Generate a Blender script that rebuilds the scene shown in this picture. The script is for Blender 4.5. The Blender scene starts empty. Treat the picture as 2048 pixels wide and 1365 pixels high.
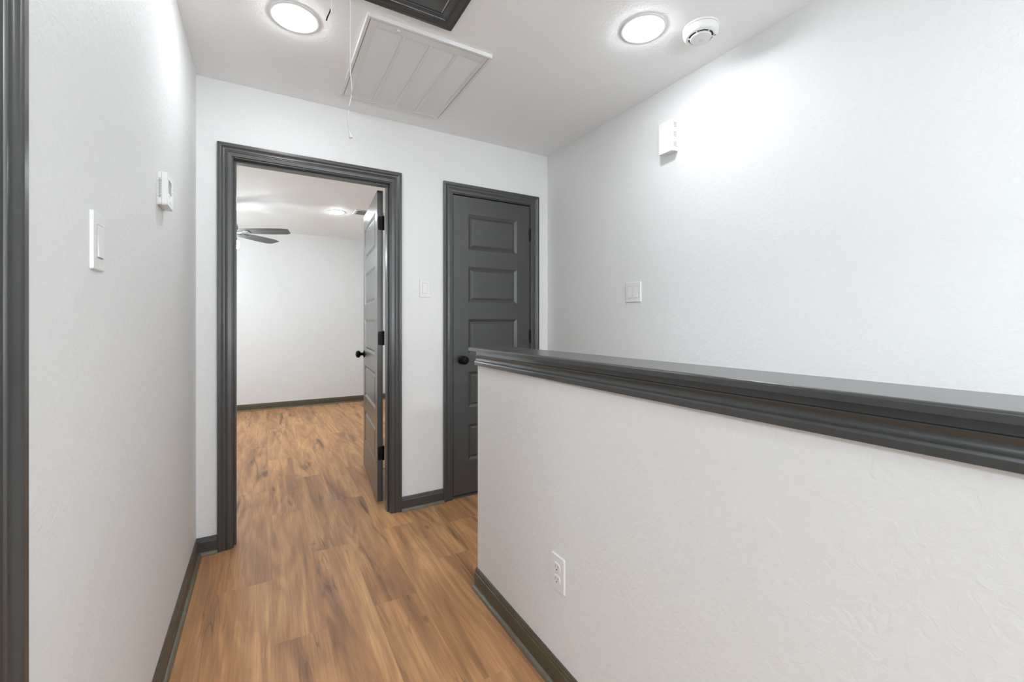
import bpy, bmesh, math, random
from mathutils import Vector, Matrix
random.seed(7)
sc = bpy.context.scene
C = sc.collection
PI = math.pi

# ------------------------------------------------------------------ camera
cam = bpy.data.cameras.new('camera'); camo = bpy.data.objects.new('camera', cam); C.objects.link(camo)
cam.sensor_width = 36; cam.lens = 36 * 860.07 / 2048; cam.shift_y = (646.27 - 682.5) / 2048
cam.clip_start = 0.02
camo.location = (0, 0, 1.1821); camo.rotation_euler = (PI / 2, 0, -0.5244)
sc.camera = camo

# ------------------------------------------------------------------ world, exposure, hidden fill lamps
w = bpy.data.worlds.new('world'); sc.world = w; w.use_nodes = True
w.node_tree.nodes['Background'].inputs[0].default_value = (0.8, 0.87, 1, 1)
w.node_tree.nodes['Background'].inputs[1].default_value = 0.4
sc.view_settings.view_transform = 'Standard'; sc.view_settings.look = 'None'
sc.view_settings.gamma = 1; sc.view_settings.use_curve_mapping = False
sc.view_settings.exposure = 0.38
HALL_LENS, ROOM_LENS, FAN_BULB = 78.0, 140.0, 115.0
LAMP, ROOM_LAMP = (0.925, 0.968, 1.0), (0.85, 0.945, 1.0)

def area_lamp(name, loc, size, watts, rot=(0, 0, 0), col=(1, 1, 1), size_y=None):
    l = bpy.data.lights.new(name, 'AREA'); l.shape = 'DISK' if size_y is None else 'RECTANGLE'
    l.size = size
    if size_y: l.size_y = size_y
    l.energy = watts; l.color = col
    o = bpy.data.objects.new(name, l); C.objects.link(o); o.location = loc; o.rotation_euler = rot
    return o
area_lamp('hall_fill_behind', (0.75, -1.0, 2.42), 0.3, 26, col=(0.87, 0.95, 1.0))         # unseen fill disc added behind the camera to brighten the hall
area_lamp('hall_end_fill', (0.8, -2.55, 1.35), 1.9, 78, (PI / 2 + 0.95, 0, 0), (0.90, 0.95, 1), 1.7)   # fill panel added behind the camera, tilted up to lift the ceiling
area_lamp('side_room_lamp', (-1.6, 0.1, 2.42), 0.6, 29, col=(0.83, 0.935, 1.0))                        # ceiling lamp of the room through the left doorway
area_lamp('bedroom_fill', (-2.1, 5.4, 1.5), 1.4, 34, (0, -PI / 2, 0), (0.84, 0.94, 1), 1.4)  # unseen fill panel added at the bedroom's left side

# ------------------------------------------------------------------ materials
def new_mat(name, col, rough=0.5, spec=0.5, metal=0.0):
    m = bpy.data.materials.new(name); m.use_nodes = True
    b = m.node_tree.nodes['Principled BSDF']
    b.inputs['Base Color'].default_value = (*col, 1); b.inputs['Roughness'].default_value = rough
    b.inputs['Specular IOR Level'].default_value = spec; b.inputs['Metallic'].default_value = metal
    return m

def add_bump(m, scale, dist, detail=3, stretch=None, strength=1.0):
    nt = m.node_tree; n = nt.nodes; L = nt.links
    tc = n.new('ShaderNodeTexCoord'); mp = n.new('ShaderNodeMapping')
    if stretch: mp.inputs['Scale'].default_value = stretch
    nz = n.new('ShaderNodeTexNoise'); nz.inputs['Scale'].default_value = scale; nz.inputs['Detail'].default_value = detail
    nz.inputs['Distortion'].default_value = 0.6
    bp = n.new('ShaderNodeBump'); bp.inputs['Distance'].default_value = dist; bp.inputs['Strength'].default_value = strength
    L.new(tc.outputs['Object'], mp.inputs[0]); L.new(mp.outputs[0], nz.inputs['Vector'])
    L.new(nz.outputs['Fac'], bp.inputs['Height']); L.new(bp.outputs[0], n['Principled BSDF'].inputs['Normal'])
    return nz

def tint(m, nz, c0, c1, p0=0.35, p1=0.65):
    nt = m.node_tree
    r = nt.nodes.new('ShaderNodeValToRGB'); r.color_ramp.elements[0].position = p0; r.color_ramp.elements[1].position = p1
    r.color_ramp.elements[0].color = (*c0, 1); r.color_ramp.elements[1].color = (*c1, 1)
    nt.links.new(nz.outputs['Fac'], r.inputs[0]); nt.links.new(r.outputs[0], nt.nodes['Principled BSDF'].inputs['Base Color'])

M = {}
M['wall'] = new_mat('wall_paint', (0.83, 0.83, 0.825), 0.55, 0.3)
tint(M['wall'], add_bump(M['wall'], 60, 0.0014, 4), (0.805, 0.805, 0.80), (0.82, 0.82, 0.815))
M['ceiling'] = new_mat('ceiling_paint', (0.76, 0.76, 0.755), 0.7, 0.25)
tint(M['ceiling'], add_bump(M['ceiling'], 90, 0.0016, 4), (0.925, 0.925, 0.92), (0.94, 0.94, 0.935))
M['trim'] = new_mat('charcoal_trim_paint', (0.085, 0.085, 0.083), 0.38, 0.55)
tint(M['trim'], add_bump(M['trim'], 40, 0.00012, 2), (0.039, 0.039, 0.038), (0.042, 0.042, 0.041))
M['trim'].node_tree.nodes['Principled BSDF'].inputs['Coat Weight'].default_value = 0.6
M['trim'].node_tree.nodes['Principled BSDF'].inputs['Coat Roughness'].default_value = 0.24
M['olive'] = new_mat('olive_brown_trim_paint', (0.085, 0.073, 0.045), 0.36, 0.5)
tint(M['olive'], add_bump(M['olive'], 25, 0.0001, 3), (0.078, 0.066, 0.040), (0.094, 0.082, 0.053))
M['shoe'] = new_mat('grey_olive_shoe_paint', (0.15, 0.15, 0.115), 0.36, 0.5)
tint(M['shoe'], add_bump(M['shoe'], 25, 0.0001, 3), (0.135, 0.118, 0.080), (0.165, 0.148, 0.105))
M['black'] = new_mat('black_metal', (0.003, 0.003, 0.003), 0.4, 0.2)
add_bump(M['black'], 300, 0.0002)
M['plastic'] = new_mat('white_plastic', (0.83, 0.83, 0.82), 0.35, 0.45); add_bump(M['plastic'], 200, 0.0001)
M['plastic_grey'] = new_mat('shaded_white_plastic', (0.70, 0.70, 0.69), 0.4, 0.4); add_bump(M['plastic_grey'], 200, 0.0001)
M['enamel'] = new_mat('white_enamelled_metal', (0.80, 0.80, 0.79), 0.35, 0.5); add_bump(M['enamel'], 80, 0.0002)
M['filter'] = new_mat('grey_filter_cloth', (0.48, 0.48, 0.475), 0.9, 0.1); add_bump(M['filter'], 400, 0.001)
M['dark'] = new_mat('dark_slot', (0.03, 0.03, 0.03), 0.8, 0.2); add_bump(M['dark'], 100, 0.0002)
M['gap_grey'] = new_mat('shadow_gap_grey', (0.42, 0.42, 0.41), 0.6, 0.3); add_bump(M['gap_grey'], 100, 0.0001)
M['slot_grey'] = new_mat('grey_slot', (0.22, 0.22, 0.215), 0.8, 0.2); add_bump(M['slot_grey'], 100, 0.0002)
M['lcd'] = new_mat('grey_display', (0.20, 0.21, 0.19), 0.15, 0.6)
tint(M['lcd'], add_bump(M['lcd'], 60, 0.00002), (0.15, 0.155, 0.14), (0.28, 0.29, 0.27))
M['cord'] = new_mat('white_cord', (0.72, 0.72, 0.70), 0.7, 0.2); add_bump(M['cord'], 600, 0.001)
M['blade'] = new_mat('dark_grey_fan_blade', (0.075, 0.073, 0.069), 0.35, 0.5); add_bump(M['blade'], 40, 0.0003, 4, (0.2, 3, 3))
M['jamb_wood'] = new_mat('bare_threshold', (0.35, 0.3, 0.26), 0.6)

def emitter(name, col, strength):
    m = bpy.data.materials.new(name); m.use_nodes = True; nt = m.node_tree; nt.nodes.clear()
    e = nt.nodes.new('ShaderNodeEmission'); o = nt.nodes.new('ShaderNodeOutputMaterial')
    tc = nt.nodes.new('ShaderNodeTexCoord'); nz = nt.nodes.new('ShaderNodeTexNoise'); nz.inputs['Scale'].default_value = 3
    mr = nt.nodes.new('ShaderNodeMapRange'); mr.inputs['To Min'].default_value = strength * 0.97; mr.inputs['To Max'].default_value = strength * 1.03
    nt.links.new(tc.outputs['Object'], nz.inputs['Vector']); nt.links.new(nz.outputs['Fac'], mr.inputs[0])
    nt.links.new(mr.outputs[0], e.inputs['Strength'])
    e.inputs['Color'].default_value = (*col, 1); nt.links.new(e.outputs[0], o.inputs[0]); return m
M['lens_hall'] = emitter('hall_lens', LAMP, HALL_LENS)
M['lens_room'] = emitter('bedroom_lens', ROOM_LAMP, ROOM_LENS)
M['bulb'] = emitter('fan_bulb', ROOM_LAMP, FAN_BULB)

def wood():
    m = new_mat('oak_vinyl_plank', (0.5, 0.3, 0.17), 0.42, 0.4)
    nt = m.node_tree; n = nt.nodes; L = nt.links; b = n['Principled BSDF']
    tc = n.new('ShaderNodeTexCoord'); oi = n.new('ShaderNodeObjectInfo')
    rnd = n.new('ShaderNodeVectorMath'); rnd.operation = 'SCALE'; rnd.inputs[0].default_value = (31.7, 53.1, 17.3)
    L.new(oi.outputs['Random'], rnd.inputs['Scale'])
    add = n.new('ShaderNodeVectorMath'); add.operation = 'ADD'
    L.new(tc.outputs['Object'], add.inputs[0]); L.new(rnd.outputs[0], add.inputs[1])
    def mapped(sx, sy):
        k = n.new('ShaderNodeVectorMath'); k.operation = 'MULTIPLY'; k.inputs[1].default_value = (sx, sy, 1)
        L.new(add.outputs[0], k.inputs[0]); return k.outputs[0]
    def noise(v, scale, detail, dist=0.0, rough=0.5):
        t = n.new('ShaderNodeTexNoise'); t.inputs['Scale'].default_value = scale; t.inputs['Detail'].default_value = detail
        t.inputs['Distortion'].default_value = dist; t.inputs['Roughness'].default_value = rough
        L.new(v, t.inputs['Vector']); return t.outputs['Fac']
    def ramp(f, stops):
        r = n.new('ShaderNodeValToRGB'); cr = r.color_ramp
        cr.elements[0].position = stops[0][0]; cr.elements[0].color = (*stops[0][1], 1)
        cr.elements[1].position = stops[-1][0]; cr.elements[1].color = (*stops[-1][1], 1)
        for p, c in stops[1:-1]:
            e = cr.elements.new(p); e.color = (*c, 1)
        L.new(f, r.inputs[0]); return r.outputs[0]
    def mix(f, a, bb, mode='MIX'):
        x = n.new('ShaderNodeMix'); x.data_type = 'RGBA'; x.blend_type = mode
        if isinstance(f, float): x.inputs[0].default_value = f
        else: L.new(f, x.inputs[0])
        for s, q in ((6, a), (7, bb)):
            if isinstance(q, tuple): x.inputs[s].default_value = (*q, 1)
            else: L.new(q, x.inputs[s])
        return x.outputs[2]
    g = lambda v: (v, v, v)
    broad = noise(mapped(7.5, 0.95), 1.0, 4, 0.9, 0.55)
    col = ramp(broad, [(0.26, (0.29, 0.150, 0.077)), (0.40, (0.46, 0.237, 0.113)), (0.52, (0.585, 0.308, 0.143)), (0.62, (0.66, 0.365, 0.168)), (0.74, (0.74, 0.435, 0.205))])
    # cathedral figure: contour lines of a smooth stretched field
    fld = noise(mapped(5.0, 0.50), 1.0, 2, 0.5, 0.4)
    mul = n.new('ShaderNodeMath'); mul.operation = 'MULTIPLY'; mul.inputs[1].default_value = 60; L.new(fld, mul.inputs[0])
    sn = n.new('ShaderNodeMath'); sn.operation = 'SINE'; L.new(mul.outputs[0], sn.inputs[0])
    mr = n.new('ShaderNodeMapRange'); mr.inputs['From Min'].default_value = -1; mr.inputs['To Min'].default_value = 0.86; mr.inputs['To Max'].default_value = 1.04
    L.new(sn.outputs[0], mr.inputs[0])
    cg = n.new('ShaderNodeCombineXYZ'); [L.new(mr.outputs[0], cg.inputs[i]) for i in range(3)]
    col = mix(1.0, col, cg.outputs[0], 'MULTIPLY')
    # fine grain
    fine = noise(mapped(150, 5.5), 1.0, 3, 0.2)
    col = mix(1.0, col, ramp(fine, [(0.32, g(0.85)), (0.66, g(1.07))]), 'MULTIPLY')
    mid = noise(mapped(38, 1.8), 1.0, 3, 0.4)
    col = mix(1.0, col, ramp(mid, [(0.34, g(0.90)), (0.60, g(1.03))]), 'MULTIPLY')
    # dark mineral streaks and knots
    st = noise(mapped(10.0, 1.15), 1.0, 5, 0.9, 0.58)
    sm = ramp(st, [(0.30, g(0.85)), (0.345, g(0.45)), (0.41, g(0.0))])
    # thin crack lines following the figure
    cr_ = noise(mapped(13.0, 0.75), 1.0, 3, 0.7, 0.5)
    ab = n.new('ShaderNodeMath'); ab.operation = 'SUBTRACT'; ab.inputs[1].default_value = 0.5; L.new(cr_, ab.inputs[0])
    aa = n.new('ShaderNodeMath'); aa.operation = 'ABSOLUTE'; L.new(ab.outputs[0], aa.inputs[0])
    gate = noise(mapped(4.0, 1.6), 1.0, 2, 0.3)
    gm = ramp(gate, [(0.55, g(0.0)), (0.64, g(0.65))])
    lm = mix(1.0, ramp(aa.outputs[0], [(0.0, g(1.0)), (0.012, g(0.0))]), gm, 'MULTIPLY')
    col = mix(lm, col, (0.16, 0.085, 0.045))
    col = mix(sm, col, (0.115, 0.058, 0.030))
    kn = n.new('ShaderNodeTexVoronoi'); kn.inputs['Scale'].default_value = 1.0; kn.feature = 'F1'; L.new(mapped(6.0, 2.2), kn.inputs['Vector'])
    km = ramp(kn.outputs['Distance'], [(0.02, g(0.75)), (0.085, g(0.0))])
    col = mix(km, col, (0.10, 0.050, 0.026))
    # tone of each plank
    pr = n.new('ShaderNodeTexWhiteNoise'); pr.noise_dimensions = '1D'; L.new(oi.outputs['Random'], pr.inputs['W'])
    col = mix(1.0, col, ramp(pr.outputs['Value'], [(0.0, (0.93, 0.925, 0.92)), (0.5, (1.0, 0.99, 0.98)), (1.0, (1.05, 1.04, 1.02))]), 'MULTIPLY')
    L.new(col, b.inputs['Base Color'])
    bp = n.new('ShaderNodeBump'); bp.inputs['Distance'].default_value = 0.0006; bp.inputs['Strength'].default_value = 0.5
    L.new(fine, bp.inputs['Height']); L.new(bp.outputs[0], b.inputs['Normal'])
    return m
M['wood'] = wood()

# ------------------------------------------------------------------ helpers
def link(name, bm, mat, parent=None, smooth=False, recalc=True):
    if recalc: bmesh.ops.recalc_face_normals(bm, faces=bm.faces)
    me = bpy.data.meshes.new(name); bm.to_mesh(me); bm.free(); me.materials.append(M[mat] if isinstance(mat, str) else mat)
    if smooth:
        for p in me.polygons: p.use_smooth = True
        me.set_sharp_from_angle(angle=math.radians(38))
    o = bpy.data.objects.new(name, me); C.objects.link(o); o.parent = parent
    if smooth:
        wn = o.modifiers.new('weighted_normals', 'WEIGHTED_NORMAL'); wn.keep_sharp = True; wn.weight = 80
    return o
def box(bm, x0, x1, y0, y1, z0, z1, bev=0.0, seg=2, mtx=None):
    a = bmesh.ops.create_cube(bm, size=1); vs = a['verts']
    for v in vs: v.co = Vector((x0 + (v.co.x + .5) * (x1 - x0), y0 + (v.co.y + .5) * (y1 - y0), z0 + (v.co.z + .5) * (z1 - z0)))
    if bev:
        es = list({e for v in vs for e in v.link_edges})
        r = bmesh.ops.bevel(bm, geom=es, offset=bev, segments=seg, affect='EDGES', profile=0.5)
        vs = list({v for f in r['faces'] for v in f.verts} | {v for v in vs if v.is_valid})
    if mtx is not None:
        for v in vs: v.co = mtx @ v.co
    return vs
def bx(name, mat, *a, parent=None, bev=0.0, seg=2):
    bm = bmesh.new(); box(bm, *a, bev=bev, seg=seg); return link(name, bm, mat, parent, smooth=bev > 0)
def boxes(name, mat, lst, parent=None, bev=0.0):
    bm = bmesh.new()
    for b in lst: box(bm, *b, bev=bev)
    return link(name, bm, mat, parent, smooth=bev > 0)
def sweep(bm, prof, o, along, U, T, L, m0=0.0, m1=0.0):
    o, along, U, T = Vector(o), Vector(along), Vector(U), Vector(T)
    A = [bm.verts.new(o + along * (u * m0) + U * u + T * t) for u, t in prof]
    B = [bm.verts.new(o + along * (L - u * m1) + U * u + T * t) for u, t in prof]
    n = len(prof)
    for i in range(n):
        j = (i + 1) % n
        bm.faces.new((A[i], A[j], B[j], B[i]))
    bm.faces.new(A); bm.faces.new(list(reversed(B)))
def lathe(bm, prof, mtx=None, n=32):
    rings = []
    for r, z in prof:
        if r < 1e-6: rings.append([bm.verts.new((0, 0, z))])
        else: rings.append([bm.verts.new((r * math.cos(2 * PI * k / n), r * math.sin(2 * PI * k / n), z)) for k in range(n)])
    new = [v for r in rings for v in r]
    for a, b in zip(rings, rings[1:]):
        for k in range(n):
            k2 = (k + 1) % n
            if len(a) == 1 and len(b) == 1: continue
            if len(a) == 1: bm.faces.new((a[0], b[k], b[k2]))
            elif len(b) == 1: bm.faces.new((a[k], b[0], a[k2]))
            else: bm.faces.new((a[k], b[k], b[k2], a[k2]))
    for r in (rings[0], rings[-1]):
        if len(r) > 1: bm.faces.new(r)
    if mtx is not None:
        for v in new: v.co = mtx @ v.co
def tube(bm, pts, r, n=8):
    pts = [Vector(p) for p in pts]; rings = []
    for i, p in enumerate(pts):
        d = (pts[min(i + 1, len(pts) - 1)] - pts[max(i - 1, 0)]).normalized()
        a = d.orthogonal().normalized() if abs(d.z) < .99 else Vector((1, 0, 0)); a = (a - d * a.dot(d)).normalized(); b = d.cross(a)
        rr = r[i] if isinstance(r, (list, tuple)) else r
        rings.append([bm.verts.new(p + a * rr * math.cos(2 * PI * k / n) + b * rr * math.sin(2 * PI * k / n)) for k in range(n)])
    for A, B in zip(rings, rings[1:]):
        for k in range(n): bm.faces.new((A[k], A[(k + 1) % n], B[(k + 1) % n], B[k]))
    bm.faces.new(rings[0]); bm.faces.new(rings[-1])
def empty(name, loc=(0, 0, 0), rz=0, parent=None):
    o = bpy.data.objects.new(name, None); C.objects.link(o); o.location = loc; o.rotation_euler = (0, 0, rz); o.parent = parent
    o.empty_display_size = 0.05; return o
def tag(o, label, cat, group=None):
    o['label'] = label; o['category'] = cat
    if group: o['group'] = group
    return o
def struct(o, label=None):
    o['kind'] = 'structure'
    if label: o['label'] = label
    return o
def rect_prism(bm, w, h, r, d, n=5, mtx=None, taper=0.0, rt=0.0):
    """rounded rectangle in local x (w) / z (h), extruded along -y... from y=0 to y=-d with tapered front edge"""
    def ring(hw, hh, rr, y):
        pts = []
        for cx, cz, a0 in ((hw - rr, hh - rr, 0), (-hw + rr, hh - rr, PI / 2), (-hw + rr, -hh + rr, PI), (hw - rr, -hh + rr, 1.5 * PI)):
            for k in range(n + 1):
                a = a0 + PI / 2 * k / n; pts.append(bm.verts.new((cx + rr * math.cos(a), y, cz + rr * math.sin(a))))
        return pts
    hw, hh = w / 2, h / 2
    R = [ring(hw, hh, r, 0), ring(hw, hh, r, -(d - taper))]
    if taper: R.append(ring(hw - taper * .45, hh - taper * .45, r, -(d - taper * .3))); R.append(ring(hw - taper, hh - taper, max(r - taper * .5, r * .5), -d))
    new = [v for q in R for v in q]
    for A, B in zip(R, R[1:]):
        for k in range(len(A)): bm.faces.new((A[k], A[(k + 1) % len(A)], B[(k + 1) % len(A)], B[k]))
    bm.faces.new(R[0]); bm.faces.new(R[-1])
    if mtx is not None:
        for v in new: v.co = mtx @ v.co

# ------------------------------------------------------------------ the shell
XL, XR, YB, H = -0.2941, 1.8651, 2.6862, 2.44
YB2 = YB + 0.115; YF = 6.765; YR = -2.6           # back wall thickness, far bedroom wall, wall behind the camera
KX0, KX1, KY = 0.829, 0.940, 1.738                 # half wall
O1 = (-0.135, 0.680); O2 = (1.098, 1.709); OH = 2.049; J = 0.018
O3 = (-0.045, 0.770)                              # doorway in the left wall (y range)
wl = boxes('wall_left', 'wall', [(XL - .115, XL, O3[1] + J, YB, 0, H), (XL - .115, XL, O3[0] - J, O3[1] + J, OH + J, H), (XL - .115, XL, YR, O3[0] - J, 0, H)])
struct(wl, 'white textured wall on the left of the hall')
wb = boxes('wall_back', 'wall', [(-2.3, O1[0] - J, YB, YB2, 0, H), (O1[0] - J, O1[1] + J, YB, YB2, OH + J, H), (O1[1] + J, O2[0] - J, YB, YB2, 0, H),
                             (O2[0] - J, O2[1] + J, YB, YB2, OH + J, H), (O2[1] + J, 2.0, YB, YB2, 0, H)])
struct(wb, 'white wall at the end of the hall with the two doors')
struct(bx('wall_right', 'wall', XR, XR + .115, YR, YB, -2.7, H), 'tall white wall beyond the half wall')
struct(bx('wall_rear', 'wall', XL, XR, YR - .1, YR, -2.7, H))
struct(bx('wall_half', 'wall', KX0, KX1, YR, KY, -2.7, 1.0581), 'white half wall on the right under the dark cap')
struct(bx('wall_stairwell_far', 'wall', KX1, XR, KY - .05, KY - .0, -2.7, -.16))
struct(bx('wall_stairwell_floor', 'wall', KX1, XR, YR, KY, -2.8, -2.7))
# side room seen only past the edge of the left doorway
struct(boxes('wall_side_room', 'wall', [(-3.2, -3.1, -1.6, 1.9, 0, H), (-3.2, XL - .115, -1.7, -1.6, 0, H), (-3.2, XL - .115, 1.9, 2.0, 0, H)]))
# bedroom
struct(bx('wall_bedroom_far', 'wall', -2.3, 2.0, YF, YF + .1, 0, H), 'far white wall of the bedroom behind the open door')
struct(bx('wall_bedroom_left', 'wall', -2.4, -2.3, YB, YF + .1, 0, H))
struct(bx('wall_bedroom_right', 'wall', 1.9, 2.0, YB2, YF, 0, H))
struct(boxes('wall_closet', 'wall', [(1.05, 1.15, YB2, 3.55, 0, H), (1.15, 1.9, 3.45, 3.55, 0, H)]))
struct(boxes('ceiling', 'ceiling', [(-3.2, 2.1, YR - .1, YF + .1, H, H + .12)]), 'white textured ceiling')

# floor: slab and planks
floor = boxes('floor', 'jamb_wood', [(-3.2, KX1 - .05, YR, YB, -.16, -.0065), (KX0, XR, KY, YB, -.16, -.0065), (-2.3, 1.9, YB, YF, -.16, -.0065)])
struct(floor, 'warm oak-look plank floor')
PW, PL = 0.183, 1.22
plank_cache = {}
def plank_mesh(wd, ln):
    key = (round(wd, 3), round(ln, 3))
    if key in plank_cache: return plank_cache[key]
    bm = bmesh.new(); g = 0.00012; b = 0.0005
    x0, x1, y0, y1 = g, wd - g, g, ln - g
    A = [bm.verts.new(p) for p in ((x0, y0, -.006), (x1, y0, -.006), (x1, y1, -.006), (x0, y1, -.006))]
    B = [bm.verts.new(p) for p in ((x0, y0, -b * .6), (x1, y0, -b * .6), (x1, y1, -b * .6), (x0, y1, -b * .6))]
    D = [bm.verts.new(p) for p in ((x0 + b, y0 + b, 0), (x1 - b, y0 + b, 0), (x1 - b, y1 - b, 0), (x0 + b, y1 - b, 0))]
    for P, Q in ((A, B), (B, D)):
        for k in range(4): bm.faces.new((P[k], P[(k + 1) % 4], Q[(k + 1) % 4], Q[k]))
    bm.faces.new(D); bm.faces.new(A[::-1])
    bmesh.ops.recalc_face_normals(bm, faces=bm.faces)
    me = bpy.data.meshes.new('plank'); bm.to_mesh(me); bm.free(); me.materials.append(M['wood']); plank_cache[key] = me
    return me
first_x = 0.035
stag = {0: 1.80, 1: 1.21, 2: 1.84, 3: 2.50, 4: 2.05, -1: 2.26, -2: 1.5}
def rows(xa, xb, ya, yb, cut=None):
    k0 = math.floor((xa - first_x) / PW); k1 = math.ceil((xb - first_x) / PW)
    for k in range(k0, k1):
        a = max(xa, first_x + k * PW); b = min(xb, first_x + (k + 1) * PW)
        if b - a < 0.01: continue
        off = stag.get(k, (k * 0.437 + 0.21) % PL)
        y = off + math.floor((ya - off) / PL) * PL
        while y < yb:
            c, d = max(y, ya), min(y + PL, yb)
            if d - c > 0.02:
                o = bpy.data.objects.new('plank', plank_mesh(b - a, d - c)); C.objects.link(o); o.parent = floor
                o.location = (a, c, 0)
            y += PL
rows(XL, KX0, -1.4, YF)            # hall strip running on into the bedroom
rows(KX0, XR, KY + .0, YB)
rows(KX0, 1.9, YB2 + .75, YF)
rows(-1.7, XL, YB2, YF)
rows(-1.3, XL, -0.6, 1.3)

# stair flight behind the half wall
stairs = struct(empty('trim_stairs'))
for i in range(13):
    z = -0.19 * (i + 1); y = KY - 0.05 - 0.255 * i
    bx('stair_tread', 'wood', KX1, XR, y - .28, y, z - .03, z, parent=stairs, bev=.004)
    bx('stair_riser', 'wall', KX1, XR, y - .275, y - .257, z - .19, z - .03, parent=stairs)

# casing / base profiles (u, t)
CAS = [(0, 0), (0, .016), (.001, .017), (.0125, .017), (.014, .0166), (.0175, .0152), (.019, .0142), (.0225, .0112), (.027, .0092), (.031, .0086),
       (.035, .0092), (.039, .0108), (.0415, .0117), (.0435, .0114), (.0445, .0102), (.0452, .0086), (.050, .0082), (.0605, .0074), (.063, .0062), (.064, .004), (.064, 0)]
BASE = [(0, 0), (0, .004), (.0015, .0058), (.004, .0066), (.0085, .0068), (.0095, .0085), (.013, .0097), (.019, .0100), (.0205, .0118), (.0225, .0128), (.0890, .0130), (.0890, 0)]
SHOE = [(0, .0130)] + [(.017 - .017 * math.cos(a), .0130 + .013 * math.sin(a)) for a in [PI / 2 * k / 6 for k in range(1, 7)]] + [(.0172, .0130)]
def casing(name, parent, o, along, U, T, L, m0, m1, mat='trim'):
    bm = bmesh.new(); sweep(bm, CAS, o, along, U, T, L, m0, m1); return link(name, bm, mat, parent, smooth=True)
def door_casing(parent, x0, x1, y, h, n=-1):
    """casing round an opening in a wall facing -y; x0,x1,h = inner edges of the casing"""
    W = .064; T = (0, n, 0)
    casing('casing', parent, (x0 - W, y, 0), (0, 0, 1), (1, 0, 0), T, h + W, 0, 1)
    casing('casing', parent, (x1 + W, y, 0), (0, 0, 1), (-1, 0, 0), T, h + W, 0, 1)
    casing('head_casing', parent, (x0 - W, y, h + W), (1, 0, 0), (0, 0, -1), T, x1 - x0 + 2 * W, 1, 1)
def baseboard(name, o, along, T, L, mat, m0=0, m1=0, shoemat='shoe', label=None):
    """o on floor line at wall; m0/m1: 1 = cope back at inside corner"""
    bm = bmesh.new(); sweep(bm, BASE, Vector(o) + Vector((0, 0, .089)), along, (0, 0, -1), T, L)
    b = link(name, bm, mat, smooth=True); struct(b, label)
    bm = bmesh.new(); al = Vector(along)
    sweep(bm, SHOE, Vector(o) + Vector((0, 0, .0172)) + al * (.0 + (.013 if m0 else 0)), along, (0, 0, -1), T, L - (.013 if m0 else 0) - (.013 if m1 else 0))
    link('shoe_molding', bm, shoemat, b, smooth=True)
    return b
baseboard('baseboard_left', (XL, O3[1] + .072, 0), (0, 1, 0), (1, 0, 0), YB - O3[1] - .072 - .0, 'olive', 0, 1, label='olive brown baseboard along the left wall')
baseboard('baseboard_left_near', (XL, YR, 0), (0, 1, 0), (1, 0, 0), O3[0] - .072 - YR, 'olive')
baseboard('baseboard_half_wall', (KX0, YR, 0), (0, 1, 0), (-1, 0, 0), KY + .008 - YR, 'olive', label='olive brown baseboard along the foot of the half wall')
baseboard('baseboard_back', (XL, YB, 0), (1, 0, 0), (0, -1, 0), O1[0] - .005 - .064 - XL, 'trim', 1, 0, label='short charcoal baseboard in the left corner beside the open door')
baseboard('baseboard_back', (O1[1] + .005 + .064, YB, 0), (1, 0, 0), (0, -1, 0), O2[0] - .005 - .064 - O1[1] - .005 - .064, 'trim', label='charcoal baseboard between the two doors')
baseboard('baseboard_bedroom_far', (-2.3, YF, 0), (1, 0, 0), (0, -1, 0), 4.2, 'olive', label='olive brown baseboard along the far bedroom wall')
baseboard('baseboard_closet', (1.05, YB2, 0), (0, 1, 0), (-1, 0, 0), .74, 'trim')
baseboard('baseboard_right', (XR, KY, 0), (0, 1, 0), (-1, 0, 0), YB - KY, 'trim')

# half wall cap with apron moulding on both sides
trim = struct(empty('trim_half_wall', (0, 0, 0)), 'charcoal cap and apron moulding on top of the half wall')
capL = KY + .016 - YR
bm = bmesh.new()
cw0, cw1, z0, z1 = .790, .979, 1.0581, 1.0743
prof = [(cw0, z0), (cw0 - .0, z0 + .001), (cw0, z1 - .0062), (cw0 + .0012, z1 - .003), (cw0 + .004, z1 - .0008), (cw0 + .0075, z1), (cw1 - .0075, z1), (cw1 - .004, z1 - .0008), (cw1 - .0012, z1 - .003), (cw1, z1 - .0062), (cw1, z0)]
sweep(bm, prof, (0, YR, 0), (0, 1, 0), (1, 0, 0), (0, 0, 1), capL)
link('cap', bm, 'trim', trim, smooth=True)
casing('apron_molding', trim, (KX0, YR, .9945), (0, 1, 0), (0, 0, 1), (-1, 0, 0), KY - YR, 0, 0)
casing('apron_molding', trim, (KX1, YR, .9945), (0, 1, 0), (0, 0, 1), (1, 0, 0), KY - YR, 0, 0)

# ------------------------------------------------------------------ doors
def panel_mesh(w, h, t):
    bm = bmesh.new()
    for side in (0, 1):
        def ring(i, d):
            y = d if side == 0 else t - d
            return [bm.verts.new(p) for p in ((i, y, i), (w - i, y, i), (w - i, y, h - i), (i, y, h - i))]
        seq = [ring(0, 0), ring(.003, .0010), ring(.0165, .0078), ring(.0195, .0086), ring(.0330, .0016), ring(.0345, .0012)]
        for A, B in zip(seq, seq[1:]):
            for k in range(4): bm.faces.new((A[k], A[(k + 1) % 4], B[(k + 1) % 4], B[k]))
        bm.faces.new(seq[-1])
    bm.verts.ensure_lookup_table()
    # close rim
    n = len(bm.verts) // 2; a = bm.verts[:4]; b = bm.verts[n:n + 4]
    for k in range(4): bm.faces.new((a[k], a[(k + 1) % 4], b[(k + 1) % 4], b[k]))
    bmesh.ops.recalc_face_normals(bm, faces=bm.faces)
    me = bpy.data.meshes.new('panel'); bm.to_mesh(me); bm.free(); me.materials.append(M['trim']); return me
ZT = [1.927, 1.567, 1.209, .849, .490]; PH = .246
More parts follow.
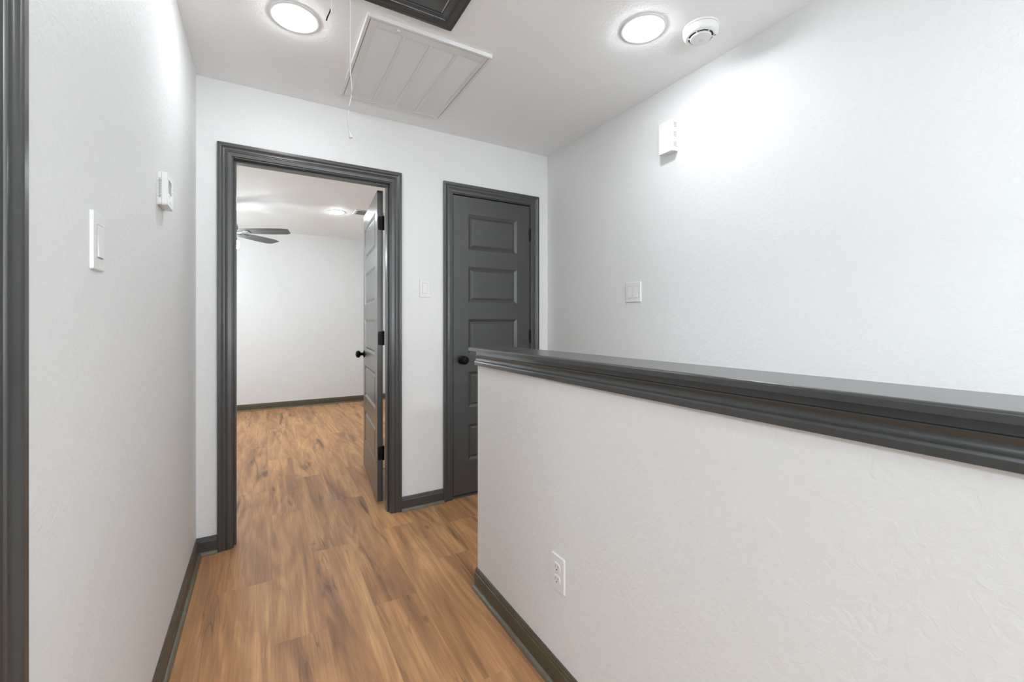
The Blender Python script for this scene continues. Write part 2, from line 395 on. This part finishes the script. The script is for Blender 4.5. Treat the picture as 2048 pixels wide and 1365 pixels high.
def leaf(parent, loc, rz, wd, z0=.022, z1=2.041, stile=.103, both=True, knuckle=(-.004, .038), plates=True):
    t = .035
    root_bm = bmesh.new()
    box(root_bm, 0, stile, 0, t, z0, z1); box(root_bm, wd - stile, wd, 0, t, z0, z1)
    zs = [z1] + [q for zt in ZT for q in (zt, zt - PH)] + [z0]
    for a, b in zip(zs[::2], zs[1::2]): box(root_bm, stile, wd - stile, 0, t, b, a)
    lf = link('door_leaf', root_bm, 'trim', parent); lf.location = loc; lf.rotation_euler = (0, 0, rz)
    pm = panel_mesh(wd - 2 * stile, PH, t)
    for zt in ZT:
        p = bpy.data.objects.new('panel', pm); C.objects.link(p); p.parent = lf; p.location = (stile, 0, zt - PH)
    for s in ((1, -1) if both else (1,)):
        bm = bmesh.new()
        pr = [(0, 0), (.0275, 0), (.0288, .002), (.0285, .005), (.026, .0075), (.018, .009), (.0135, .011), (.0118, .018), (.0118, .025), (.014, .029), (.022, .033), (.0272, .039), (.0290, .047), (.0275, .056), (.021, .063), (.011, .0665), (0, .0675)]
        mt = Matrix.Translation((wd - .062, t if s == 1 else 0, .932)) @ Matrix.Rotation(-PI / 2 * s, 4, 'X')
        lathe(bm, pr, mt, 28); kb = link('knob', bm, 'black', lf, smooth=True); kb['label'] = 'black round door knob'
    for hz in (1.83, 1.082, .335):
        bm = bmesh.new()
        kx, ky = knuckle
        for q in range(5):
            zz = hz - .0445 + q * .0178
            lathe(bm, [(0, zz), (.0058, zz), (.0062, zz + .001), (.0062, zz + .0165), (.0058, zz + .0172), (0, zz + .0172)], Matrix.Translation((kx, ky, 0)), 14)
        lathe(bm, [(0, hz + .0445), (.0045, hz + .0445), (.0048, hz + .048), (.002, hz + .050), (0, hz + .050)], Matrix.Translation((kx, ky, 0)), 12)
        if plates:
            # plate let into the hinge edge of the leaf, rounded outer corners
            mt = Matrix.Translation((-.0002, .0135, hz)) @ Matrix.Rotation(-PI / 2, 4, 'Z')
            rect_prism(bm, .033, .089, .009, .0016, 5, mt)
            for sz in (-.033, 0, .033):
                lathe(bm, [(0, .0), (.0042, .0), (.0038, .0012), (0, .0014)], Matrix.Translation((-.0018, .022 if sz else .027, hz + sz)) @ Matrix.Rotation(-PI / 2, 4, 'Y'), 10)
        h_ = link('hinge', bm, 'black', lf, smooth=True); h_['label'] = 'black butt hinge'
    return lf
def jambs(parent, x0, x1, stop_y):
    bx('jamb', 'trim', x0 - J, x0, YB, YB2, 0, OH + J, parent=parent, bev=.001, seg=1)
    bx('jamb', 'trim', x1, x1 + J, YB, YB2, 0, OH + J, parent=parent, bev=.001, seg=1)
    bx('head_jamb', 'trim', x0, x1, YB, YB2, OH, OH + J, parent=parent, bev=.001, seg=1)
    s0, s1 = stop_y
    bx('stop_molding', 'trim', x0, x0 + .011, s0, s1, 0, OH - .011, parent=parent, bev=.002)
    bx('stop_molding', 'trim', x1 - .011, x1, s0, s1, 0, OH - .011, parent=parent, bev=.002)
    bx('head_stop_molding', 'trim', x0, x1, s0, s1, OH - .011, OH, parent=parent, bev=.002)

d1 = struct(empty('door_1', (O1[0], YB, 0)), 'open charcoal door and frame leading into the bedroom')
def under(p):
    for o in bpy.data.objects:
        if o.parent == p: o.location = Vector(o.location) - Vector(p.location)
jambs(d1, *O1, (YB + .030, YB + .078))
door_casing(d1, O1[0] - .006, O1[1] + .006, YB, OH + .006)
door_casing(d1, O1[0] - .006, O1[1] + .006, YB2, OH + .006, 1)
leaf(d1, (.6735, 2.8435, 0), math.radians(84.9), .810, knuckle=(-.006, -.004))
bm = bmesh.new()
for hz in (1.83, 1.082, .335):
    rect_prism(bm, .030, .089, .008, .0016, 5, Matrix.Translation((O1[1] - .0002, YB2 - .016, hz)) @ Matrix.Rotation(-PI / 2, 4, 'Z'))
link('jamb_hinge_plate', bm, 'black', d1, smooth=True)
under(d1)
d2 = struct(empty('door_2', (O2[0], YB, 0)), 'closed charcoal five-panel closet door and frame')
jambs(d2, *O2, (YB + .041, YB + .085))
door_casing(d2, O2[0] - .006, O2[1] + .006, YB, OH + .006)
leaf(d2, (1.7058, YB + .0385, 0), PI, .6045, stile=.110, both=False, knuckle=(-.0015, .0395), plates=False)
under(d2)
d3 = struct(empty('door_3', (XL, O3[1], 0)), 'charcoal door casing at the left edge of the frame')
W = .064
casing('casing', d3, (XL, O3[1] + .006 + W, 0), (0, 0, 1), (0, -1, 0), (1, 0, 0), OH + .006 + W, 0, 1)
casing('casing', d3, (XL, O3[0] - .006 - W, 0), (0, 0, 1), (0, 1, 0), (1, 0, 0), OH + .006 + W, 0, 1)
casing('head_casing', d3, (XL, O3[0] - .006 - W, OH + .006 + W), (0, 1, 0), (0, 0, -1), (1, 0, 0), O3[1] - O3[0] + .012 + 2 * W, 1, 1)
bx('jamb', 'trim', XL - .115, XL, O3[1], O3[1] + J, 0, OH + J, parent=d3, bev=.001)
bx('jamb', 'trim', XL - .115, XL, O3[0] - J, O3[0], 0, OH + J, parent=d3, bev=.001)
bx('head_jamb', 'trim', XL - .115, XL, O3[0], O3[1], OH, OH + J, parent=d3, bev=.001)
under(d3)

# ------------------------------------------------------------------ ceiling fixtures
def downlight(x, y, label, group, lens):
    r = tag(empty('ceiling_light', (x, y, H)), label, 'ceiling light', group)
    bm = bmesh.new()
    lathe(bm, [(.0955, .0), (.0955, -.0012), (.094, -.0030), (.089, -.0046), (.080, -.0054), (.0755, -.0050), (.0725, -.003), (.0715, .0)], n=56)
    link('trim_ring', bm, 'plastic', r, smooth=True)
    bm = bmesh.new()
    lathe(bm, [(.0713, -.0008), (.0713, -.0060), (.069, -.0095), (.060, -.0135), (.040, -.0160), (.02, -.0172), (0, -.0175)], n=56)
    l = link('lens', bm, lens, r, smooth=True); l['label'] = 'glowing white lens'
    return r
downlight(.113, 1.982, 'round flush ceiling light at upper left, beside the return air grille', 'lit flush ceiling lights in the hall', 'lens_hall')
downlight(1.405, 1.311, 'round flush ceiling light at upper right, next to the smoke detector', 'lit flush ceiling lights in the hall', 'lens_hall')
downlight(.722, 5.205, 'small lit ceiling light inside the bedroom, seen through the open door', None, 'lens_room')

# smoke detector
s = tag(empty('smoke_detector', (1.615, 1.185, H)), 'round white smoke detector on the ceiling near the right wall', 'smoke detector')
bm = bmesh.new(); lathe(bm, [(0, 0), (.072, 0), (.0725, -.003), (.071, -.006), (.0695, -.007)], n=48); lathe(bm, [(0, -.006), (.0675, -.006), (.0675, -.009), (0, -.009)], n=48); link('mounting_base', bm, 'plastic', s, smooth=True)
bm = bmesh.new(); lathe(bm, [(0, -.008), (.0705, -.009), (.0712, -.018), (.069, -.028), (.064, -.035), (.058, -.0385), (.052, -.0395), (.050, -.0385), (.049, -.036), (0, -.036)], n=48); link('body', bm, 'plastic', s, smooth=True)
bm = bmesh.new(); lathe(bm, [(.0, -.0355), (.0485, -.0355), (.0485, -.0375), (0, -.0375)], n=48); link('vent_gap', bm, 'dark', s)
bm = bmesh.new(); lathe(bm, [(0, -.037), (.041, -.037), (.0425, -.0385), (.0425, -.0435), (.0405, -.0455), (.030, -.0465), (0, -.0468)], n=48); link('cover', bm, 'plastic', s, smooth=True)
for k in range(6):
    bm = bmesh.new(); a = k * PI / 3 + .3; box(bm, .038, .0505, -.002, .002, -.0425, -.036, mtx=Matrix.Rotation(a, 4, 'Z'))
    link('vent_rib', bm, 'plastic', s)
bm = bmesh.new(); lathe(bm, [(0, -.0462), (.0085, -.0462), (.0085, -.0478), (.0075, -.0485), (0, -.0485)], Matrix.Translation((.008, .004, 0)), n=24); link('test_button', bm, 'plastic_grey', s, smooth=True)
bm = bmesh.new(); lathe(bm, [(0, -.0352), (.0045, -.0352), (.0045, -.0392), (0, -.0392)], Matrix.Translation((.038, -.040, 0)), n=16); link('indicator', bm, 'slot_grey', s)

# return air grille
gx0, gx1, gy0, gy1 = .364, .930, 1.790, 2.497
g = tag(empty('return_air_grille', (gx0, gy0, H)), 'large white louvred return air grille on the ceiling', 'air grille')
def rel(lst, o): return [(a - o[0], b - o[0], c - o[1], d - o[1], e - o[2], f - o[2]) for a, b, c, d, e, f in lst]
fo = (gx0, gy0, H)
def frame_boxes(x0, x1, y0, y1, w, z0, z1, wy=None):
    wy = wy or w
    return [(x0, x0 + w, y0, y1, z0, z1), (x1 - w, x1, y0, y1, z0, z1), (x0 + w, x1 - w, y0, y0 + wy, z0, z1), (x0 + w, x1 - w, y1 - wy, y1, z0, z1)]
boxes('frame', 'enamel', rel(frame_boxes(gx0, gx1, gy0, gy1, .013, H - .018, H) + frame_boxes(gx0 + .0125, gx1 - .0125, gy0 + .0125, gy1 - .0125, .010, H - .010, H), fo), g, bev=.0012)
px0, px1, py0, py1 = gx0 + .016, gx1 - .016, gy0 + .016, gy1 - .016
sx0, sx1, sy0, sy1 = .412, .896, 1.852, 2.470
fb = [(px0, sx0, py0, py1, H - .0165, H - .0115), (sx1, px1, py0, py1, H - .0165, H - .0115), (sx0, sx1, py0, sy0, H - .0165, H - .0115), (sx0, sx1, sy1, py1, H - .0165, H - .0115)]
boxes('filter_door', 'enamel', rel(fb, fo), g, bev=.001)
bars = [sx0 + (sx1 - sx0) * q / 4 for q in (1, 2, 3)]
for b_ in bars: bx('mullion', 'enamel', b_ - .0080 - gx0, b_ + .0080 - gx0, sy0 - gy0, sy1 - gy0, -.0165, -.0115, parent=g, bev=.0008)
edges = [sx0] + bars + [sx1]
NS = 58
for c in range(4):
    a = edges[c] + (.0080 if c else 0) - gx0; b_ = edges[c + 1] - (.0080 if c < 3 else 0) - gx0
    bm = bmesh.new()
    for k in range(NS):
        y = sy0 - gy0 + (sy1 - sy0) * (k + .5) / NS
        mt = Matrix.Translation((0, y, -.0125)) @ Matrix.Rotation(math.radians(-50), 4, 'X')
        box(bm, a, b_, -.0040, .0040, -.0005, .0005, mtx=mt)
    l = link('louver_bank', bm, 'enamel', g); l['kind'] = 'stuff'
bx('filter', 'filter', px0 - gx0, px1 - gx0, py0 - gy0, py1 - gy0, -.0035, -.001, parent=g)
bm = bmesh.new()
for fx in (.34,): 
    rect_prism(bm, .014, .010, .002, .005, 3, Matrix.Translation((fx * .45 - .02, .034, -.0160)) @ Matrix.Rotation(PI / 2, 4, 'X'))
link('latch', bm, 'enamel', g, smooth=True)

# attic hatch
hx0, hx1, hy0, hy1 = .060, .692, .300, 1.716
h = tag(empty('attic_hatch', (hx0, hy0, H)), 'charcoal framed attic hatch in the ceiling at the top edge', 'hatch')
T = (0, 0, -1); Lx, Ly = hx1 - hx0, hy1 - hy0
casing('frame_molding', h, (0, 0, 0), (1, 0, 0), (0, 1, 0), T, Lx, 1, 1)
casing('frame_molding', h, (0, Ly, 0), (1, 0, 0), (0, -1, 0), T, Lx, 1, 1)
casing('frame_molding', h, (0, 0, 0), (0, 1, 0), (1, 0, 0), T, Ly, 1, 1)
casing('frame_molding', h, (Lx, 0, 0), (0, 1, 0), (-1, 0, 0), T, Ly, 1, 1)
bx('panel', 'trim', .070, Lx - .070, .070, Ly - .070, -.005, -.0005, parent=h, bev=.001)
for a in frame_boxes(.0635, Lx - .0635, .0635, Ly - .0635, .004, -.0008, -.0003)[:0]: pass

# pull cords hanging from the hatch
CY, SY = math.cos(.5244), math.sin(.5244)
def cord(name, base, px, label, tail=False):
    bx_, by_ = base; zc = by_ * CY + bx_ * SY; x0 = px[0][0]
    pts = []
    for u, v in px:
        off = (u - x0) * zc / 860.07; pts.append(Vector((bx_ + off * CY, by_ - off * SY, 1.1821 - (v - 646.27) / 860.07 * zc)))
    top = Vector((bx_, by_, H - .005)); pts = [top] + pts
    # subdivide
    fin = []
    for i in range(len(pts) - 1):
        for k in range(4):
            t = k / 4; p0 = pts[max(i - 1, 0)]; p1, p2 = pts[i], pts[i + 1]; p3 = pts[min(i + 2, len(pts) - 1)]
            fin.append(0.5 * ((2 * p1) + (p2 - p0) * t + (2 * p0 - 5 * p1 + 4 * p2 - p3) * t * t + (3 * p1 - p0 - 3 * p2 + p3) * t ** 3))
    fin.append(pts[-1])
    r = tag(empty(name, tuple(top)), label, 'cord')
    bm = bmesh.new(); tube(bm, [p - top for p in fin], .0012, 8)
    link('cord', bm, 'cord', r, smooth=True)
    return r, pts[-1] - top, (pts[-1] - pts[-2]).normalized()
r, e, d = cord('pull_cord', (.199, 1.20), [(700, 20), (700, 110), (700.5, 145), (703.5, 182), (698, 212), (695.5, 240), (698, 262), (701, 272)], 'long white pull cord hanging in front of the return air grille')
bm = bmesh.new(); lathe(bm, [(0, .013), (.0017, .013), (.0022, .006), (.0052, -.003), (.0056, -.005), (.004, -.006), (0, -.005)], Matrix.Translation(e) @ Vector((0, 0, 1)).rotation_difference(-d).to_matrix().to_4x4(), 18)
link('pull_bell', bm, 'plastic', r, smooth=True)
r, e, d = cord('pull_cord', (.153, 1.20), [(668, 2), (667, 12), (666, 19)], 'short cord with a dark tip beside the left ceiling light')
bm = bmesh.new(); zc = 1.20 * CY + .153 * SY
pp = [Vector(((u - 666) * zc / 860 * CY, -(u - 666) * zc / 860 * SY, -(v - 19) * zc / 860)) + e for u, v in ((666, 18.5), (665.5, 22), (663, 28), (660, 34), (658, 41))]
tube(bm, pp, .0016, 8); t_ = link('cord_tip', bm, 'black', r, smooth=True); t_['label'] = 'dark cord tip'

# ------------------------------------------------------------------ wall fixtures
def on_wall(loc, face):
    """empty whose local -y points out of the wall, x to the right seen from the front"""
    rz = {'-y': 0, '+x': PI / 2, '-x': -PI / 2}[face]
    return loc, rz
def switch(loc, face, label, gangs=1, up=False):
    loc, rz = on_wall(loc, face); r = tag(empty('light_switch', loc, rz), label, 'light switch')
    w_ = .0705 + .046 * (gangs - 1)
    bm = bmesh.new(); rect_prism(bm, w_, .117, .004, .0062, 4, taper=.0028); link('plate', bm, 'plastic', r, smooth=True)
    for gidx in range(gangs):
        cx = (gidx - (gangs - 1) / 2) * .046
        bm = bmesh.new(); rect_prism(bm, .0345, .0675, .001, .0008, 2, Matrix.Translation((cx, -.0060, 0))); link('switch_bezel', bm, 'gap_grey', r)
        bm = bmesh.new()
        s_ = 1 if not up else -1
        hw, hh = .0158, .0325
        prof = [(-hh, -.0064), (-hh, -.0064 - .0034), (0.0, -.0064 - .0016), (hh, -.0064 - .0006), (hh, -.0064)]
        if up: prof = [(-z, y) for z, y in prof]
        for sx in (-1, 1): pass
        A = [bm.verts.new((cx - hw, y, z)) for z, y in prof]; B = [bm.verts.new((cx + hw, y, z)) for z, y in prof]
        for k in range(5): bm.faces.new((A[k], A[(k + 1) % 5], B[(k + 1) % 5], B[k]))
        bm.faces.new(A); bm.faces.new(B[::-1]); link('rocker', bm, 'plastic', r)
        for sz in (-.0485, .0485):
            bm = bmesh.new(); lathe(bm, [(0, .0), (.0032, .0), (.0028, .0008), (0, .001)], Matrix.Translation((cx, -.0060, sz)) @ Matrix.Rotation(PI / 2, 4, 'X'), 14)
            box(bm, cx - .0004, cx + .0004, -.0073, -.0068, sz - .0024, sz + .0024)
            link('screw', bm, 'plastic_grey', r, smooth=True)
    return r
switch((XL, 1.177, 1.347), '+x', 'white rocker switch on the left wall, nearest the camera')
switch((.903, YB, 1.406), '-y', 'white single rocker switch between the open door and the closed door')
switch((XR, 1.811, 1.361), '-x', 'white double rocker switch on the right wall above the half wall', 2)
def outlet(loc, face, label):
    loc, rz = on_wall(loc, face); r = tag(empty('power_outlet', loc, rz), label, 'power outlet')
    bm = bmesh.new(); rect_prism(bm, .0705, .1145, .004, .0058, 4, taper=.0028); link('plate', bm, 'plastic', r, smooth=True)
    for cz in (-.0195, .0195):
        bm = bmesh.new(); pts = []
        R, hh = .0172, .0137
        n_ = 26
        def ring(y, k=1.0):
            out = []
            for q in range(n_):
                a = 2 * PI * q / n_; x = R * k * math.cos(a); z = max(-hh * k, min(hh * k, R * k * math.sin(a))); out.append(bm.verts.new((x, y, cz + z)))
            return out
        A, B, D = ring(-.005), ring(-.0078), ring(-.0084, .95)
        for P, Q in ((A, B), (B, D)):
            for k in range(n_): bm.faces.new((P[k], P[(k + 1) % n_], Q[(k + 1) % n_], Q[k]))
        bm.faces.new(A); bm.faces.new(D[::-1]); f = link('receptacle', bm, 'plastic', r, smooth=True)
        bm = bmesh.new(); box(bm, -.0070, -.0054, -.0087, -.0080, cz - .0005, cz + .0075); box(bm, .0054, .0070, -.0087, -.0080, cz + .0005, cz + .0070)
        lathe(bm, [(0, 0), (.0025, 0), (.0025, .0006), (0, .0006)], Matrix.Translation((0, -.0081, cz - .0065)) @ Matrix.Rotation(PI / 2, 4, 'X'), 12)
        link('slots', bm, 'dark', f)
    bm = bmesh.new(); lathe(bm, [(0, 0), (.0028, 0), (.0025, .0007), (0, .0009)], Matrix.Translation((0, -.0056, 0)) @ Matrix.Rotation(PI / 2, 4, 'X'), 14); link('screw', bm, 'plastic_grey', r, smooth=True)
    return r
outlet((KX0, 1.131, .371), '-x', 'white duplex outlet low on the half wall')
outlet((1.131, YF, .350), '-y', 'small white outlet on the far bedroom wall')

# door chime box high on the right wall
loc, rz = on_wall((XR, 1.5445, 2.1535), '-x')
r = tag(empty('wall_chime', loc, rz), 'white plastic box with side slots high on the right wall', 'chime box')
bm = bmesh.new(); rect_prism(bm, .084, .158, .003, .038, 3); link('body', bm, 'plastic', r, smooth=True)
bm = bmesh.new(); rect_prism(bm, .0895, .1655, .004, .010, 4, Matrix.Translation((0, -.036, 0)), taper=.003); link('cover', bm, 'plastic', r, smooth=True)
for zc_ in (.0565, .0065, -.0455):
    for k in range(4):
        bx('vent_slot', 'slot_grey', .0418, .0423, -.034, -.010, zc_ + (k - 1.5) * .0068 - .0013, zc_ + (k - 1.5) * .0068 + .0013, parent=r)

# thermostat on the left wall
loc, rz = on_wall((XL, 1.808, 1.615), '+x')
r = tag(empty('thermostat', loc, rz), 'white thermostat with a small grey display on the left wall', 'thermostat')
bm = bmesh.new(); rect_prism(bm, .108, .104, .010, .004, 5, Matrix.Translation((0, 0, -.002))); link('wall_plate', bm, 'plastic_grey', r, smooth=True)
bm = bmesh.new(); rect_prism(bm, .106, .106, .008, .0085, 5, Matrix.Translation((0, -.0035, .001)), taper=.001); link('back_case', bm, 'plastic', r, smooth=True)
bm = bmesh.new(); rect_prism(bm, .1065, .108, .009, .0145, 5, Matrix.Translation((.0, -.0125, .001)), taper=.004); link('front_case', bm, 'plastic', r, smooth=True)
bm = bmesh.new()
for k in range(16): box(bm, -.0536, -.0528, -.0105, -.0045, -.030 + k * .0040, -.0282 + k * .0040)
link('side_vent', bm, 'slot_grey', r)
bx('display', 'lcd', -.036, .014, -.0274, -.0268, -.010, .034, parent=r, bev=.0001)
for (bx_, bz_) in ((-.028, -.019), (-.010, -.019)):
    bm = bmesh.new(); rect_prism(bm, .006, .005, .0015, .0012, 3, Matrix.Translation((bx_, -.0267, bz_))); link('button', bm, 'plastic_grey', r)
for bz_ in (.020, .004):
    bm = bmesh.new(); rect_prism(bm, .010, .008, .003, .0015, 4, Matrix.Translation((.034, -.0267, bz_))); link('button', bm, 'plastic_grey', r)
bm = bmesh.new(); rect_prism(bm, .012, .007, .0015, .0012, 3, Matrix.Translation((-.008, -.0267, -.036))); link('selector', bm, 'plastic_grey', r)
bx('flap_seam', 'slot_grey', -.0528, .0528, -.0240, -.0238, -.0135, -.0128, parent=r)

# ------------------------------------------------------------------ bedroom fixtures
fx, fy, fz = -.341, 5.25, 2.135
f = tag(empty('ceiling_fan', (fx, fy, H)), 'dark grey ceiling fan with light inside the bedroom', 'ceiling fan')
bm = bmesh.new(); lathe(bm, [(0, 0), (.065, 0), (.064, -.012), (.050, -.040), (.030, -.055), (0, -.057)], n=32); link('canopy', bm, 'blade', f, smooth=True)
bm = bmesh.new(); lathe(bm, [(0, -.02), (.0125, -.02), (.0125, -.20), (0, -.20)], n=16); link('downrod', bm, 'blade', f, smooth=True)
bm = bmesh.new(); lathe(bm, [(0, -.165), (.022, -.165), (.040, -.185), (.085, -.200), (.112, -.225), (.118, -.262), (.105, -.290), (.085, -.300), (0, -.302)], n=40); link('motor', bm, 'blade', f, smooth=True)
bm = bmesh.new(); lathe(bm, [(0, -.300), (.070, -.300), (.075, -.315), (.070, -.345), (.050, -.362), (0, -.365)], n=32); link('light_kit', bm, 'blade', f, smooth=True)
for k in range(3):
    a = math.radians(-22 + 120 * k); cx, cy = .115 * math.cos(a), .115 * math.sin(a)
    bm = bmesh.new(); tube(bm, [(cx * .4, cy * .4, -.335), (cx * .75, cy * .75, -.345), (cx * .95, cy * .95, -.375), (cx, cy, -.405)], .008, 10); arm = link('lamp_arm', bm, 'blade', f, smooth=True)
    bm = bmesh.new(); lathe(bm, [(0, -.400), (.015, -.402), (.022, -.418), (.0265, -.440), (.0265, -.458), (.020, -.474), (.010, -.481), (0, -.483)], Matrix.Translation((cx, cy, 0)), 20)
    b_ = link('bulb', bm, 'bulb', arm, smooth=True); b_['label'] = 'glowing bulb'
blm = None
for k in range(5):
    a = math.radians(-27.5 + 72 * k)
    bm = bmesh.new()
    # outline of blade in local x (out) y, slightly tapered with clipped tip
    out = [(.17, -.050), (.30, -.062), (.45, -.068), (.58, -.066), (.655, -.050), (.640, .040), (.60, .062), (.45, .066), (.30, .058), (.17, .046)]
    mt = Matrix.Rotation(a, 4, 'Z') @ Matrix.Translation((0, 0, -.300)) @ Matrix.Rotation(math.radians(-13), 4, 'X')
    A = [bm.verts.new(mt @ Vector((x, y, .003))) for x, y in out]; B = [bm.verts.new(mt @ Vector((x, y, -.003))) for x, y in out]
    for q in range(len(out)): bm.faces.new((A[q], A[(q + 1) % len(out)], B[(q + 1) % len(out)], B[q]))
    bm.faces.new(A); bm.faces.new(B[::-1]); bl = link('blade', bm, 'blade', f)
    bm = bmesh.new()
    box(bm, .09, .24, -.014, .014, -.010, -.003, bev=.002, mtx=mt); box(bm, .19, .25, -.036, .036, -.009, -.003, bev=.002, mtx=mt)
    link('blade_bracket', bm, 'blade', bl, smooth=True)

for ch in [o for o in bpy.data.objects if o.parent == f and not o.name.startswith('canopy')]: ch.location.z = -.024 if 'arm' not in ch.name else -.016

v = tag(empty('ceiling_vent', (1.06, 5.10, H)), 'small white ceiling vent behind the open door', 'vent')
boxes('frame', 'enamel', frame_boxes(-.17, .17, -.11, .11, .025, -.006, 0), v, bev=.001)
bx('vent_backing', 'plastic_grey', -.146, .146, -.086, .086, -.0015, -.0005, parent=v)
for k in range(7):
    bm = bmesh.new(); y = -.072 + k * .024
    box(bm, -.146, .146, -.007, .007, -.0006, .0006, mtx=Matrix.Translation((0, y, -.0055)) @ Matrix.Rotation(math.radians(30), 4, 'X')); link('slat', bm, 'enamel', v)
